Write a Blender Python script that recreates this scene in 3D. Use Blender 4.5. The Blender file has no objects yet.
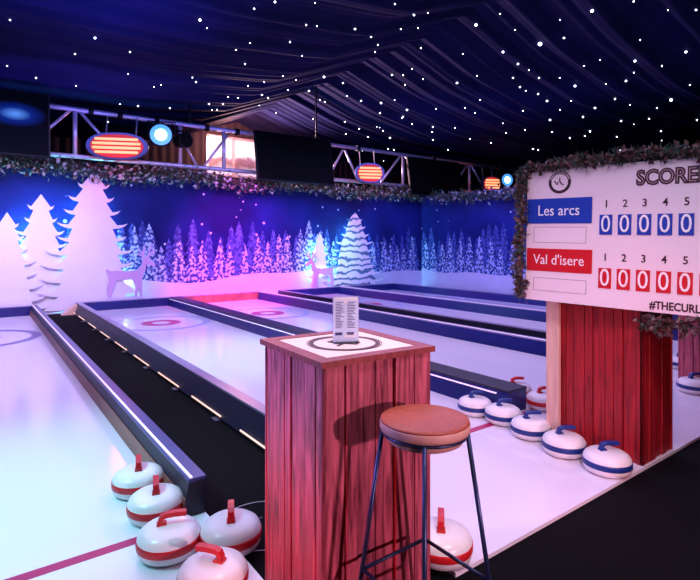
import bpy, bmesh, math, random
from mathutils import Vector, Matrix
random.seed(7)
PI=math.pi
SC=bpy.context.scene
COL=SC.collection
H=1.45; FPX=510.0; HY=243.0; AZ=math.radians(36.3)
CA,SA=math.cos(AZ),math.sin(AZ)
# ---------------------------------------------------------------- survey helpers (sightings -> metres)
def ray(x,y):
    a=(x-350)/FPX; return Vector((SA+a*CA, CA-a*SA, (HY-y)/FPX))
def FL(x,y,z=0.0):
    r=ray(x,y); t=(z-H)/r.z; return Vector((r.x*t,r.y*t,z))
def PY(x,y,Y):
    r=ray(x,y); t=Y/r.y; return Vector((r.x*t,Y,H+r.z*t))
def PX(x,y,X):
    r=ray(x,y); t=X/r.x; return Vector((X,r.y*t,H+r.z*t))
def CAMP(xc,d,z=0.0):
    return Vector((SA*d+CA*xc, CA*d-SA*xc, z))
# ---------------------------------------------------------------- materials
def lin(c):
    return tuple((v/12.92 if v<=0.04045 else ((v+0.055)/1.055)**2.4) for v in c)
def srgb(r,g,b): return lin((r/255,g/255,b/255))
MATS={}
def mat(name,col,rough=.5,metal=0,noise=0,scale=8,emit=None,es=0,bump=0,stretch=(1,1,1),col2=None,spec=.5,alpha=1,trans=0):
    if name in MATS: return MATS[name]
    m=bpy.data.materials.new(name); m.use_nodes=True; MATS[name]=m
    nt=m.node_tree; b=nt.nodes['Principled BSDF']
    b.inputs['Roughness'].default_value=rough; b.inputs['Metallic'].default_value=metal
    b.inputs['Base Color'].default_value=(*col,1); b.inputs['Specular IOR Level'].default_value=spec
    if trans: b.inputs['Transmission Weight'].default_value=trans
    if emit:
        b.inputs['Emission Color'].default_value=(*emit,1); b.inputs['Emission Strength'].default_value=es
    if noise or bump or col2:
        tc=nt.nodes.new('ShaderNodeTexCoord'); mp=nt.nodes.new('ShaderNodeMapping'); mp.inputs['Scale'].default_value=stretch
        n=nt.nodes.new('ShaderNodeTexNoise'); n.inputs['Scale'].default_value=scale; n.inputs['Detail'].default_value=6
        nt.links.new(tc.outputs['Object'],mp.inputs[0]); nt.links.new(mp.outputs[0],n.inputs['Vector'])
        if noise or col2:
            r=nt.nodes.new('ShaderNodeValToRGB'); r.color_ramp.elements[0].position=.3; r.color_ramp.elements[1].position=.7
            c2=col2 or tuple(v*(1-noise) for v in col)
            r.color_ramp.elements[0].color=(*c2,1); r.color_ramp.elements[1].color=(*col,1)
            nt.links.new(n.outputs[0],r.inputs[0]); nt.links.new(r.outputs[0],b.inputs['Base Color'])
        if bump:
            bp=nt.nodes.new('ShaderNodeBump'); bp.inputs['Strength'].default_value=bump; bp.inputs['Distance'].default_value=.01
            nt.links.new(n.outputs[0],bp.inputs['Height']); nt.links.new(bp.outputs[0],b.inputs['Normal'])
    return m
# ---------------------------------------------------------------- mesh builder
class MB:
    def __init__(s): s.v=[]; s.f=[]; s.sm=[]
    def add(s,vs,fs,smooth=False):
        o=len(s.v); s.v+= [tuple(v) for v in vs]; s.f+=[tuple(i+o for i in f) for f in fs]; s.sm+=[smooth]*len(fs); return s
    def box(s,x0,y0,z0,x1,y1,z1,M=None):
        vs=[Vector((x,y,z)) for z in (z0,z1) for y in (y0,y1) for x in (x0,x1)]
        if M: vs=[M@v for v in vs]
        return s.add(vs,[(0,2,3,1),(4,5,7,6),(0,1,5,4),(2,6,7,3),(0,4,6,2),(1,3,7,5)])
    def bbox(s,x0,y0,z0,x1,y1,z1,b=.004,M=None):   # bevelled box
        bm=bmesh.new(); bmesh.ops.create_cube(bm,size=1)
        for v in bm.verts: v.co=Vector(((x0+x1)/2+v.co.x*(x1-x0),(y0+y1)/2+v.co.y*(y1-y0),(z0+z1)/2+v.co.z*(z1-z0)))
        bmesh.ops.bevel(bm,geom=bm.edges[:],offset=b,segments=2,affect='EDGES',profile=.5)
        bm.verts.index_update(); vs=[v.co.copy() for v in bm.verts]
        if M: vs=[M@v for v in vs]
        s.add(vs,[[v.index for v in f.verts] for f in bm.faces]); bm.free(); return s
    def tube(s,pts,r,n=8,closed=False,r2=None):
        pts=[Vector(p) for p in pts]; m=len(pts); vs=[]; 
        for i,p in enumerate(pts):
            if closed: t=(pts[(i+1)%m]-pts[i-1])
            else: t=(pts[min(i+1,m-1)]-pts[max(i-1,0)])
            t.normalize(); up=Vector((0,0,1)) if abs(t.z)<.95 else Vector((1,0,0))
            a=t.cross(up).normalized(); b=t.cross(a)
            rr=r if r2 is None else r+(r2-r)*i/(m-1)
            for k in range(n):
                w=2*PI*k/n; vs.append(p+a*rr*math.cos(w)+b*rr*math.sin(w))
        fs=[]
        for i in range(m if closed else m-1):
            j=(i+1)%m
            for k in range(n): l=(k+1)%n; fs.append((i*n+k,i*n+l,j*n+l,j*n+k))
        if not closed: fs+= [tuple(range(n))[::-1], tuple((m-1)*n+k for k in range(n))]
        return s.add(vs,fs,True)
    def lathe(s,prof,n=40,M=None):
        vs=[]; 
        for (r,z) in prof:
            for k in range(n):
                w=2*PI*k/n; vs.append(Vector((r*math.cos(w),r*math.sin(w),z)))
        if M: vs=[M@v for v in vs]
        fs=[]
        for i in range(len(prof)-1):
            for k in range(n): l=(k+1)%n; fs.append((i*n+k,i*n+l,(i+1)*n+l,(i+1)*n+k))
        fs+=[tuple(range(n))[::-1],tuple((len(prof)-1)*n+k for k in range(n))]
        return s.add(vs,fs,True)
    def prism(s,poly,t,M=None):    # poly in local XZ, thickness along local Y
        n=len(poly); vs=[Vector((x,0,z)) for x,z in poly]+[Vector((x,t,z)) for x,z in poly]
        if M: vs=[M@v for v in vs]
        fs=[tuple(range(n)),tuple(range(2*n-1,n-1,-1))]+[((i+1)%n,i,n+i,n+(i+1)%n) for i in range(n)]
        return s.add(vs,fs)
    def ring(s,r0,r1,z0,z1,n=64,c=(0,0)):
        vs=[]
        for (r,z) in ((r0,z0),(r1,z0),(r1,z1),(r0,z1)):
            for k in range(n): w=2*PI*k/n; vs.append((c[0]+r*math.cos(w),c[1]+r*math.sin(w),z))
        fs=[]
        for i in range(4):
            j=(i+1)%4
            for k in range(n): l=(k+1)%n; fs.append((i*n+k,i*n+l,j*n+l,j*n+k))
        return s.add(vs,fs)
    def build(s,name,m,parent=None,loc=None,tri=False):
        me=bpy.data.meshes.new(name); me.from_pydata(s.v,[],s.f); me.update()
        bm=bmesh.new(); bm.from_mesh(me)
        if tri: bmesh.ops.triangulate(bm,faces=[f for f in bm.faces if len(f.verts)>4])
        bmesh.ops.recalc_face_normals(bm,faces=bm.faces[:]) if len(bm.faces)<60000 else None
        bm.to_mesh(me); bm.free()
        if not tri:
            for p,q in zip(me.polygons,s.sm): p.use_smooth=q and len(p.vertices)<=4
        me.materials.append(m)
        o=bpy.data.objects.new(name,me); COL.objects.link(o)
        if parent: o.parent=parent
        if loc: o.location=loc
        return o
def tag(o,label=None,cat=None,group=None,kind=None):
    if label: o['label']=label
    if cat: o['category']=cat
    if group: o['group']=group
    if kind: o['kind']=kind
    return o
def thing(name,label,cat,loc=(0,0,0),rz=0,group=None):
    o=bpy.data.objects.new(name,None); COL.objects.link(o); o.empty_display_size=.1
    o.location=loc; o.rotation_euler=(0,0,rz); return tag(o,label,cat,group)
def children(o): return [c for c in COL.objects if c.parent==o]
def copy_tree(o,parent=None):
    c=o.copy(); COL.objects.link(c)
    if parent: c.parent=parent
    for ch in children(o): copy_tree(ch,c)
    return c
def text(body,size,name,m,parent,loc,rot=(PI/2,0,0),ext=.001,align='CENTER',offset=0,sx=1,label=None):
    cu=bpy.data.curves.new('t','FONT'); cu.body=body; cu.size=size; cu.align_x=align; cu.align_y='CENTER'; cu.extrude=ext; cu.offset=offset; cu.resolution_u=3
    t=bpy.data.objects.new('t',cu); COL.objects.link(t); bpy.context.view_layer.update()
    dg=bpy.context.evaluated_depsgraph_get(); me=bpy.data.meshes.new_from_object(t.evaluated_get(dg))
    bpy.data.objects.remove(t); me.materials.clear(); me.materials.append(m)
    o=bpy.data.objects.new(name,me); COL.objects.link(o); o.parent=parent; o.location=loc; o.rotation_euler=rot; o.scale=(sx,1,1)
    if label: o['label']=label
    return o
# ---------------------------------------------------------------- palette
M_white=mat('stone_white',(.78,.76,.78),.28)
M_red=mat('stone_red',(.55,.012,.02),.35)
M_blue=mat('stone_blue',(.008,.03,.2),.35)
M_steel=mat('blue_black_steel',(.03,.045,.12),.35,.6)
M_alu=mat('aluminium',(.62,.58,.68),.35,.55)
M_black=mat('black_plastic',(.004,.004,.005),.5,spec=.2)
M_screen=mat('dark_screen',(.002,.002,.002),.6,spec=.05)
M_carpet=mat('black_carpet',(.004,.004,.006),.95,noise=.5,scale=160,bump=.4,spec=.1)
M_kerb=mat('navy_painted_kerb',(.012,.018,.17),.3,noise=.3,scale=4,stretch=(1,.15,1))
M_kdark=mat('dark_kerb_side',(.01,.01,.03),.45)
M_capm=mat('kerb_cap',(.35,.3,.48),.35,.2,noise=.3,scale=6,stretch=(1,.2,1))
M_capnavy=mat('navy_cap',(.09,.1,.32),.3,.2,noise=.4,scale=5,stretch=(1,.2,1))
M_brownk=mat('kerb_wood_side',(.38,.15,.12),.45,noise=.5,scale=5,stretch=(1,.2,1))
M_led=mat('lilac_led',(.9,.8,1),.4,emit=(1,.72,.95),es=.5)
M_ledw=mat('warm_led',(1,.8,.7),.4,emit=(1,.6,.42),es=1.1)
M_cut=mat('white_painted_board',(.72,.68,.8),.6,noise=.06,scale=3)
M_snow=mat('snow_print',(.62,.6,.8),.8,noise=.12,scale=2)
M_needle=mat('pine_needles',(.03,.09,.06),.6,noise=.5,scale=9)
M_frost=mat('frosted_leaves',(.40,.42,.46),.5,noise=.5,scale=6)
M_frostd=mat('dusky_leaves',(.2,.12,.13),.5,noise=.6,scale=6)
M_brownleaf=mat('brown_leaves',(.08,.02,.025),.6,noise=.5,scale=9)
def ice_mat():
    m=mat('ice',(.80,.77,.86),.14,noise=.1,scale=1.2,bump=.08,stretch=(1,.25,1)); return m
M_ice=ice_mat()
def wood(name,c1,c2,rough=.45):
    if name in MATS: return MATS[name]
    m=bpy.data.materials.new(name); m.use_nodes=True; MATS[name]=m; nt=m.node_tree; b=nt.nodes['Principled BSDF']
    b.inputs['Roughness'].default_value=rough
    tc=nt.nodes.new('ShaderNodeTexCoord'); mp=nt.nodes.new('ShaderNodeMapping'); mp.inputs['Scale'].default_value=(14,14,1.1)
    n=nt.nodes.new('ShaderNodeTexNoise'); n.inputs['Scale'].default_value=2.4; n.inputs['Detail'].default_value=9; n.inputs['Distortion'].default_value=1.2
    r=nt.nodes.new('ShaderNodeValToRGB'); e=r.color_ramp.elements; e[0].position=.32; e[1].position=.68; e[0].color=(*c2,1); e[1].color=(*c1,1)
    bp=nt.nodes.new('ShaderNodeBump'); bp.inputs['Strength'].default_value=.5; bp.inputs['Distance'].default_value=.006
    nt.links.new(tc.outputs['Object'],mp.inputs[0]); nt.links.new(mp.outputs[0],n.inputs['Vector']); nt.links.new(n.outputs[0],r.inputs[0])
    nt.links.new(r.outputs[0],b.inputs['Base Color']); nt.links.new(n.outputs[0],bp.inputs['Height']); nt.links.new(bp.outputs[0],b.inputs['Normal'])
    return m
M_wood=wood('rustic_plank',(.60,.12,.18),(.11,.008,.025))
M_wood2=wood('red_plank',(.42,.012,.02),(.17,.004,.01))
M_pine=wood('pale_pine',(.75,.5,.42),(.6,.36,.3))
M_frame=wood('red_frame',(.30,.05,.05),(.16,.02,.03))
M_panelwood=mat('pale_top_panel',(.85,.72,.56),.35,noise=.1,scale=5)
M_mark=mat('dark_maroon_print',(.05,.006,.02),.5)
M_seat=mat('tan_leather',(.42,.085,.05),.5,noise=.25,scale=60,bump=.2)
M_seatside=mat('seat_piping_leather',(.62,.33,.28),.55,noise=.15,scale=30)
# mural blue with printed snow
def mural_mat():
    m=bpy.data.materials.new('night_sky_print'); m.use_nodes=True; nt=m.node_tree; b=nt.nodes['Principled BSDF']; b.inputs['Roughness'].default_value=.8; b.inputs['Specular IOR Level'].default_value=.15
    tc=nt.nodes.new('ShaderNodeTexCoord'); N=nt.nodes.new; L=nt.links.new
    n=N('ShaderNodeTexNoise'); n.inputs['Scale'].default_value=.7; r=N('ShaderNodeValToRGB'); e=r.color_ramp.elements
    e[0].position=.35; e[1].position=.7; e[0].color=(.005,.006,.085,1); e[1].color=(.010,.022,.21,1)
    L(tc.outputs['Object'],n.inputs['Vector']); L(n.outputs[0],r.inputs[0])
    mx=None; prev=r.outputs[0]
    for sc,th in ((3.2,.11),(1.6,.075)):
        v=N('ShaderNodeTexVoronoi'); v.inputs['Scale'].default_value=sc; L(tc.outputs['Object'],v.inputs['Vector'])
        q=N('ShaderNodeMapRange'); q.inputs['From Min'].default_value=th*.5; q.inputs['From Max'].default_value=th; q.inputs['To Min'].default_value=1; q.inputs['To Max'].default_value=0
        L(v.outputs['Distance'],q.inputs[0]); x=N('ShaderNodeMixRGB'); L(q.outputs[0],x.inputs[0]); L(prev,x.inputs[1]); x.inputs[2].default_value=(.5,.6,.95,1); prev=x.outputs[0]
    L(prev,b.inputs['Base Color']); return m
M_mural=mural_mat()
def speck(name,c1,c2,sc):
    m=bpy.data.materials.new(name); m.use_nodes=True; nt=m.node_tree; b=nt.nodes['Principled BSDF']; b.inputs['Roughness'].default_value=.7
    tc=nt.nodes.new('ShaderNodeTexCoord'); n=nt.nodes.new('ShaderNodeTexNoise'); n.inputs['Scale'].default_value=sc; n.inputs['Detail'].default_value=3
    r=nt.nodes.new('ShaderNodeValToRGB'); e=r.color_ramp.elements; e[0].position=.46; e[1].position=.56; e[0].color=(*c2,1); e[1].color=(*c1,1)
    nt.links.new(tc.outputs['Object'],n.inputs['Vector']); nt.links.new(n.outputs[0],r.inputs[0]); nt.links.new(r.outputs[0],b.inputs['Base Color']); return m
M_forest=speck('printed_snowy_firs',(.42,.5,.85),(.01,.025,.2),13)
M_forest2=speck('printed_distant_firs',(.06,.1,.42),(.008,.018,.18),12)
M_drape=mat('navy_tent_lining',(.008,.009,.05),.8,noise=.3,scale=1.5,bump=0,spec=.05)
M_star=mat('star_led',(1,1,1),.4,emit=(.8,.85,1),es=7)

# ================================================================ SETTING
WY=12.4; WX=12.1; EY=1.53; KY=2.68; LY=12.0
tag(MB().box(-12,-6,-.08,25,17.6,-.02).build('floor',M_carpet),kind='structure')
# ceiling profile (tent lining)
PROF=[(-12,4.75),(-6,4.72),(0,4.72),(3,4.75),(5.2,5.0),(7.7,6.0),(9.5,5.42),(12,4.98),(17,4.75),(25,4.7)]
def zc(X):
    for (a,za),(b,zb) in zip(PROF,PROF[1:]):
        if a<=X<=b: return za+(zb-za)*(X-a)/(b-a)
    return 4.7
def fold(X,Y):
    return .045*math.sin(Y*6.3+.25*math.sin(X*.8))+.035*math.sin(Y*11.7+1.3+.5*math.sin(X*.5))+.014*math.sin(Y*27+.6*math.sin(X*.9))-.10*abs(math.sin(Y*.9+.4))
def ceil(X,Y): return zc(X)+fold(X,Y)
mb=MB(); nx=75; ny=520; vs=[]; fs=[]
for j in range(ny+1):
    for i in range(nx+1):
        X=-12+37*i/nx; Y=-6+23.55*j/ny; vs.append((X,Y,ceil(X,Y)))
for j in range(ny):
    for i in range(nx): a=j*(nx+1)+i; fs.append((a,a+1,a+nx+2,a+nx+1))
mb.add(vs,fs,True); tag(mb.build('ceiling',M_drape),kind='structure')
M_tent=mat('dark_tent_wall',(.012,.012,.03),.8,noise=.3,scale=3)
# tent walls
for nm,b in (('wall_left',(-12.1,-6,-.08,-12,17.6,4.9)),('wall_far_right',(25,-6,-.08,25.1,17.6,4.9)),('wall_front',(-12,-6.1,-.08,25,-6,6.3))):
    tag(MB().box(*b).build(nm,M_tent),kind='structure')
# tent end wall with pleated curtain, gable and window
GY=17.62
mb=MB(); n=260; vs=[];fs=[]
wx0,wx1=PY(207,150,GY).x,PY(258,150,GY).x; wz0,wz1=3.9,5.28
def strip(xa,xb,za,zbf):
    k=max(2,int((xb-xa)/.07)); vs=[];fs=[]
    for i in range(k+1):
        X=xa+(xb-xa)*i/k; y=GY+.03*math.sin(X*22); zt=zbf(X)
        vs+= [(X,y,za),(X,y,zt)]
    for i in range(k): fs.append((2*i,2*i+2,2*i+3,2*i+1))
    mb.add(vs,fs,True)
top=lambda X: zc(X)+.08
M_curt=mat('mauve_end_curtain',(.018,.01,.03),.8,noise=.4,scale=2)
strip(-12,wx0,-.08,top); strip(wx1,25,-.08,top); strip(wx0,wx1,-.08,lambda X:wz0); strip(wx0,wx1,wz1,top)
tag(mb.build('wall_end',M_curt),kind='structure')
def pane_mat():
    m=bpy.data.materials.new('bright_outside_view'); m.use_nodes=True; nt=m.node_tree; b=nt.nodes['Principled BSDF']; N=nt.nodes.new; L=nt.links.new
    tc=N('ShaderNodeTexCoord'); n=N('ShaderNodeTexNoise'); n.inputs['Scale'].default_value=1.6; sp=N('ShaderNodeSeparateXYZ'); L(tc.outputs['Object'],sp.inputs[0]); L(tc.outputs['Object'],n.inputs['Vector'])
    ad=N('ShaderNodeMath'); ad.operation='MULTIPLY_ADD'; L(n.outputs[0],ad.inputs[0]); ad.inputs[1].default_value=.9; L(sp.outputs[2],ad.inputs[2])
    mr=N('ShaderNodeMapRange'); mr.inputs['From Min'].default_value=4.45; mr.inputs['From Max'].default_value=5.6; L(ad.outputs[0],mr.inputs[0])
    r=N('ShaderNodeValToRGB'); e=r.color_ramp.elements; e[0].position=.0; e[0].color=(.8,.6,.9,1); e[1].position=.55; e[1].color=(1,.9,1,1)
    q=e.new(.28); q.color=(.12,.03,.08,1); q=e.new(.42); q.color=(.3,.1,.25,1); L(mr.outputs[0],r.inputs[0])
    L(r.outputs[0],b.inputs['Emission Color']); b.inputs['Emission Strength'].default_value=1.1; b.inputs['Base Color'].default_value=(.1,.1,.1,1); return m
w=tag(MB().box(wx0,GY+.05,wz0,wx1,GY+.07,wz1).build('window_1',pane_mat()),kind='structure')
fr=MB()
for a in (wx0,(wx0+wx1)/2,wx1): fr.box(a-.04,GY-.04,wz0,a+.04,GY+.04,wz1)
fr.box(wx0,GY-.04,wz0-.04,wx1,GY+.04,wz0+.04); fr.box(wx0,GY-.04,wz1-.04,wx1,GY+.04,wz1+.04)
fr.build('window_frame',M_alu,w)
# mural walls
WH=3.0
wb=tag(MB().box(-12,WY,-.02,WX,WY+.06,WH).build('wall_back',M_mural),kind='structure')
wr=tag(MB().box(WX,0,-.02,WX+.06,WY,WH).build('wall_right',M_mural),kind='structure')
def fir(cx,z0,h,w,seed,n=7):
    rnd=random.Random(seed); L=[];R=[]
    for i in range(n):
        t0=i/n; t1=(i+1)/n
        wi=w*(.12+.88*t1)*rnd.uniform(.85,1.1); zt=z0+h*(1-t1)
        for S,sg in ((L,-1),(R,1)):
            j=rnd.uniform(.9,1.1)
            S.append((cx+sg*wi*.5*j, zt-h*.03)); S.append((cx+sg*wi*.5*.45, zt+h*.015))
    Lp=[(cx,z0+h)]+L[:-1]; Rp=R[:-1][::-1]
    return Lp+Rp
def forest(parent,mapf,lo,hi,base,m,hr,step,seed,name,off,tall=()):
    rnd=random.Random(seed); mb=MB(); s=lo; k=0
    while s<hi:
        h=rnd.uniform(*hr); 
        for a,b,f in tall:
            if a<s<b: h*=f
        p=fir(s,base-rnd.uniform(0,.12),h,h*.5,seed*100+k)
        mb.prism([(x,z) for x,z in p],.003,mapf(off+.0006*(k%5))); s+=step*rnd.uniform(.7,1.3); k+=1
    return mb.build(name,m,parent,tri=True)
back=lambda off: Matrix.Translation((0,WY-off,0))
right=lambda off: Matrix.Translation((WX-off,WY,0))@Matrix.Rotation(-PI/2,4,'Z')
forest(wb,back,-4,WX-.1,.62,M_forest2,(1.0,1.5),.3,3,'distant_fir_print',.006)
forest(wb,back,-4,WX-.2,.5,M_forest,(.9,1.25),.36,4,'fir_forest_print',.012,((2.1,3.4,1.4),(6.8,8.2,1.35)))
forest(wr,right,.1,12.2,.62,M_forest2,(1.0,1.5),.3,5,'distant_fir_print',.006)
forest(wr,right,.2,12.2,.5,M_forest,(.9,1.3),.36,6,'fir_forest_print',.012)
def snowband(mapf,lo,hi,parent,seed,lift):
    pts=[(lo,-.0)]; n=60
    for i in range(n+1):
        s=lo+(hi-lo)*i/n; pts.append((s,.60+.09*math.sin(s*.9+seed)+.05*math.sin(s*2.3+seed)+lift(s)))
    pts.append((hi,-.0)); MB().prism(pts,.003,mapf(.018)).build('snow_bank_print',M_snow,parent,tri=True)
snowband(back,-12,WX-.02,wb,1,lambda s: .55*max(0,min(1,(2.9-s)/1.2)))
snowband(right,0.02,12.3,wr,3,lambda s:0)

# ================================================================ ICE + KERBS
def ring_set(parent,cx,cy,c_outer):
    MB().ring(.74,.87,.0006,.002,c=(cx,cy)).build('house_ring',c_outer,parent)
    MB().ring(.16,.34,.0006,.002,c=(cx,cy)).build('house_ring',M_ringred,parent)
M_ringred=mat('ring_red',(.5,.03,.12),.3); M_ringblue=mat('ring_violet',(.13,.1,.36),.3); M_tape=mat('red_line_tape',(.42,.01,.1),.35)
M_ringpale=mat('ring_pale_blue',(.42,.45,.66),.3)
sheets=[(-1.0,1.0,-.02,'leftmost ice lane glowing pale cyan with a violet ring',M_ringviolet:=M_ringblue),
 (1.7,3.75,2.72,'pale ice lane behind the bar table with a red and grey target ring',M_ringpale),
 (3.75,6.05,4.87,'pink lit third ice lane with a faint target ring at its far end',M_ringpale),
 (6.45,8.55,7.5,'fourth ice lane, narrow lilac strip seen beyond the menu',M_ringpale),
 (8.55,10.7,9.6,'farthest visible ice lane under the right-hand mural',M_ringpale)]
for i,(x0,x1,rc,lab,rm) in enumerate(sheets):
    mb=MB().box(x0,EY,-.02,x1,LY+.1,0)
    o=mb.build('ice_lane',M_ice); tag(o,lab,'ice lane')
    ring_set(o,rc,9.5,rm)
    a=max(x0,-.98); 
    MB().box(x0+.01,2.59,.0004,x1-.01 if i!=0 else .93,2.65,.0016).build('cross_line',M_tape,o)
# apron strips in front of aisles on the right side
for (a,b,l) in ((6.05,6.45,'strip of ice joining the third and fourth lanes in front of their kerbs'),(10.7,11.9,'strip of ice beside the right-hand mural wall')):
    tag(MB().box(a+.002,EY,-.02,b-.002,KY if b<11 else LY,0).build('ice_apron',M_ice),l,'ice')
# white far mat at end of aisles
tag(MB().box(-1.5,LY+.13,-.02,WX-.02,WY-.02,-.004).build('snow_mat',M_snow),'white snow-like mat along the foot of the mural wall','mat')
def kerb(x0,x1,lab,inner,y0=KY,y1=LY,h=.2,led=None,side=None,dashes=None,slope=None,cap=None,skirt=False):
    """bevelled kerb with cap and light strip; inner=-1 ice on the left, 1 ice on the right"""
    t=thing('lane_kerb',lab,'kerb',((x0+x1)/2,y0,0)); w=(x1-x0)/2
    M0=Matrix.Identity(4)
    sl=.03 if inner<0 else 0; sr=.03 if inner>0 else 0
    ln=y1-y0
    if slope: sl=slope; sr=0
    if skirt: MB().prism([(-w-.006,0),(-w+.0,0),(-w+.014,.1),(-w+.008,.1)],ln).build('skirting',M_brownk,t)
    vs=[(-w,0,0),(w,0,0),(w-sr,0,h-.02),(-w+sl,0,h-.02)]; vs+=[(x,ln,z) for x,_,z in vs]
    MB().add(vs,[(0,1,2,3),(7,6,5,4),(0,4,5,1),(1,5,6,2),(2,6,7,3),(3,7,4,0)]).build('kerb_body',side or M_kerb,t)
    MB().bbox(-w+sl-.004,-.004,h-.02,w-sr+.004,ln,h,.004).build('kerb_cap',cap or (M_kdark if led=='side' else M_capm),t)
    if led=='top': MB().box(-w+sl+.008,.0,h,-w+sl+.022,ln,h+.006).build('light_strip',M_led,t)
    if led=='side': MB().box(-w+sl-.012,.12,h*.74,-w+sl-.002,ln,h*.80).build('light_strip',M_led,t)
    if dashes:
        y=.25
        while y<ln-.3:
            MB().box(-w-.006,y,.016,-w-.001,y+.70,.029).build('light_strip',M_ledw,t)
            MB().box(-w-.05,y+.0,-.019,-w-.001,y+.10,-.004).build('bracket',M_steel,t)
            y+=1.08
    return t
kerb(.88,1.0,'kerb along the right side of the leftmost lane with a bright strip',-1,led='top',side=M_kdark,skirt=True,cap=M_capnavy)
kerb(1.63,1.80,'black sided kerb with dashed lights along its foot, left of the bar table',1,dashes=True,side=M_kdark,slope=.08)
kerb(3.60,3.88,'wide navy kerb with a glowing strip ending beside the blue-handled stones',-1,led='side')
kerb(5.86,6.0,'kerb on the right side of the third lane behind the bar table',-1,led='top')
kerb(6.5,6.6,'kerb on the left side of the fourth lane',1,side=M_kdark)
kerb(8.4,8.68,'wide dark kerb between the two farthest lanes',-1,led='top')
kerb(10.5,10.62,'farthest kerb, nearest the right-hand mural wall',-1)
def backboard(x0,x1,lab,m=M_kerb):
    t=thing('end_board',lab,'kerb',(x0,LY+.002,0))
    MB().box(0,0,0,x1-x0,.09,.18).build('board_body',m,t)
    MB().bbox(-.002,-.004,.18,x1-x0+.002,.094,.2,.003).build('board_cap',M_capm,t)
backboard(-1.1,.995,'navy board across the far end of the leftmost lane')
backboard(1.71,3.895,'navy board across the far end of the lane behind the table')
backboard(3.905,6.0,'pink lit board across the far end of the third lane',M_brownk)
backboard(6.5,8.68,'navy board across the far end of the fourth lane, below the small reindeer')
backboard(8.69,10.62,'navy board across the far end of the farthest lane')
# aisle wedge (pale wood ramp at far end of the aisle)
tag(MB().prism([(0,0),(.28,0),(.28,.2)],.25,Matrix.Translation((1.41,LY-.24,-.02))).build('wooden_wedge',M_pine),'small pale wooden wedge at the far end of the dark aisle','wedge')

# ================================================================ CUT-OUTS
def cut_tree(X,Y,h,w,seed,name,lab,m,n=10,group=None,trunkw=.5,pw=.8):
    rnd=random.Random(seed); L=[];R=[]
    for i in range(n):
        t1=(i+1)/n; wi=w*(.10+.9*t1**pw)*.5; zt=h*(1-t1*.96)
        for S,sg in ((L,-1),(R,1)):
            j=rnd.uniform(.88,1.08)
            dz=h/n
            S+= [(sg*wi*.72*j,zt+dz*.02),(sg*wi*.9*j,zt+dz*.05),(sg*wi*1.04*j,zt+dz*.16),(sg*wi*.93*j,zt-dz*.08),(sg*wi*.8*j,zt-dz*.2),(sg*wi*trunkw,zt-dz*.27)]
    poly=[(0,h)]+L+[(-w*.1,0),(w*.1,0)]+R[::-1]
    t=thing(name,lab,'tree cutout',(X,Y,0),0,group)
    MB().prism(poly,.02).build('tree_panel',m,t,tri=True)
    MB().box(-w*.12,.021,0,w*.12,.07,.03).build('foot',M_cut,t)
    return t
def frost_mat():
    m=bpy.data.materials.new('frosted_branch_shadow_paint'); m.use_nodes=True; nt=m.node_tree; b=nt.nodes['Principled BSDF']; b.inputs['Roughness'].default_value=.6
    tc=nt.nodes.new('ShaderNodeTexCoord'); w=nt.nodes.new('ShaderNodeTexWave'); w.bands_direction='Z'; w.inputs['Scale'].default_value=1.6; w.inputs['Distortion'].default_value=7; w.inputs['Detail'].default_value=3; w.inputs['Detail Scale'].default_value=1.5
    r=nt.nodes.new('ShaderNodeValToRGB'); e=r.color_ramp.elements; e[0].position=.12; e[0].color=(.08,.2,.3,1); e[1].position=.4; e[1].color=(.8,.86,.88,1)  # white branch bands, with teal painted in as their shadows
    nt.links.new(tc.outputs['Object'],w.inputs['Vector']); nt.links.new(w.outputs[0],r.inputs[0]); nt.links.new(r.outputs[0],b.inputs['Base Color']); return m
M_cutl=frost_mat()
M_deer=mat('lilac_painted_board',(.55,.36,.6),.6)
def gx(x,Y): return PY(x,250,Y).x
p=PY(93,172,12.12); cut_tree(p.x,12.12,p.z,2.3,1,'tree_cutout','tallest white tree cutout, left of the reindeer, reaching the garland',M_cut,10,trunkw=.6,pw=.72)
p=PY(41,194,12.19); cut_tree(p.x,12.19,p.z,1.7,2,'tree_cutout','middle-height white tree cutout left of the tallest one',M_cut,9,trunkw=.62)
p=PY(7,212,12.12); cut_tree(p.x,12.12,p.z,1.45,3,'tree_cutout','short white tree cutout at the far left edge',M_cut,8,trunkw=.62)
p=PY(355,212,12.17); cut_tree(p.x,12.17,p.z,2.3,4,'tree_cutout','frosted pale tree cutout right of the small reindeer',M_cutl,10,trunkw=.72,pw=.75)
p=PY(320,232,12.22); cut_tree(p.x,12.22,p.z,1.0,5,'tree_cutout','slimmer lilac tree cutout just behind the small reindeer',M_cut,8,trunkw=.6)
DEER=[(-.38,.0),(-.33,.0),(-.27,.22),(-.22,.36),(-.05,.36),(.10,.38),(.16,.20),(.14,.0),(.19,.0),(.23,.2),(.25,.0),(.30,.0),(.30,.25),(.30,.42),(.36,.55),(.38,.68),(.47,.66),(.56,.63),(.57,.68),(.50,.74),(.43,.80),
(.46,.88),(.55,.92),(.56,1.02),(.54,1.02),(.51,.94),(.45,.92),(.49,1.08),(.47,1.09),(.41,.90),(.38,.82),(.34,.88),(.36,1.02),(.33,1.1),(.32,1.02),(.30,.94),(.22,1.04),(.21,1.02),(.28,.90),(.20,.92),(.19,.90),(.29,.85),(.34,.80),(.28,.78),(.30,.74),(.28,.66),(.2,.57),(.0,.54),(-.22,.56),(-.32,.55),(-.40,.6),(-.42,.56),(-.37,.48),(-.36,.34),(-.40,.2)]
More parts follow.
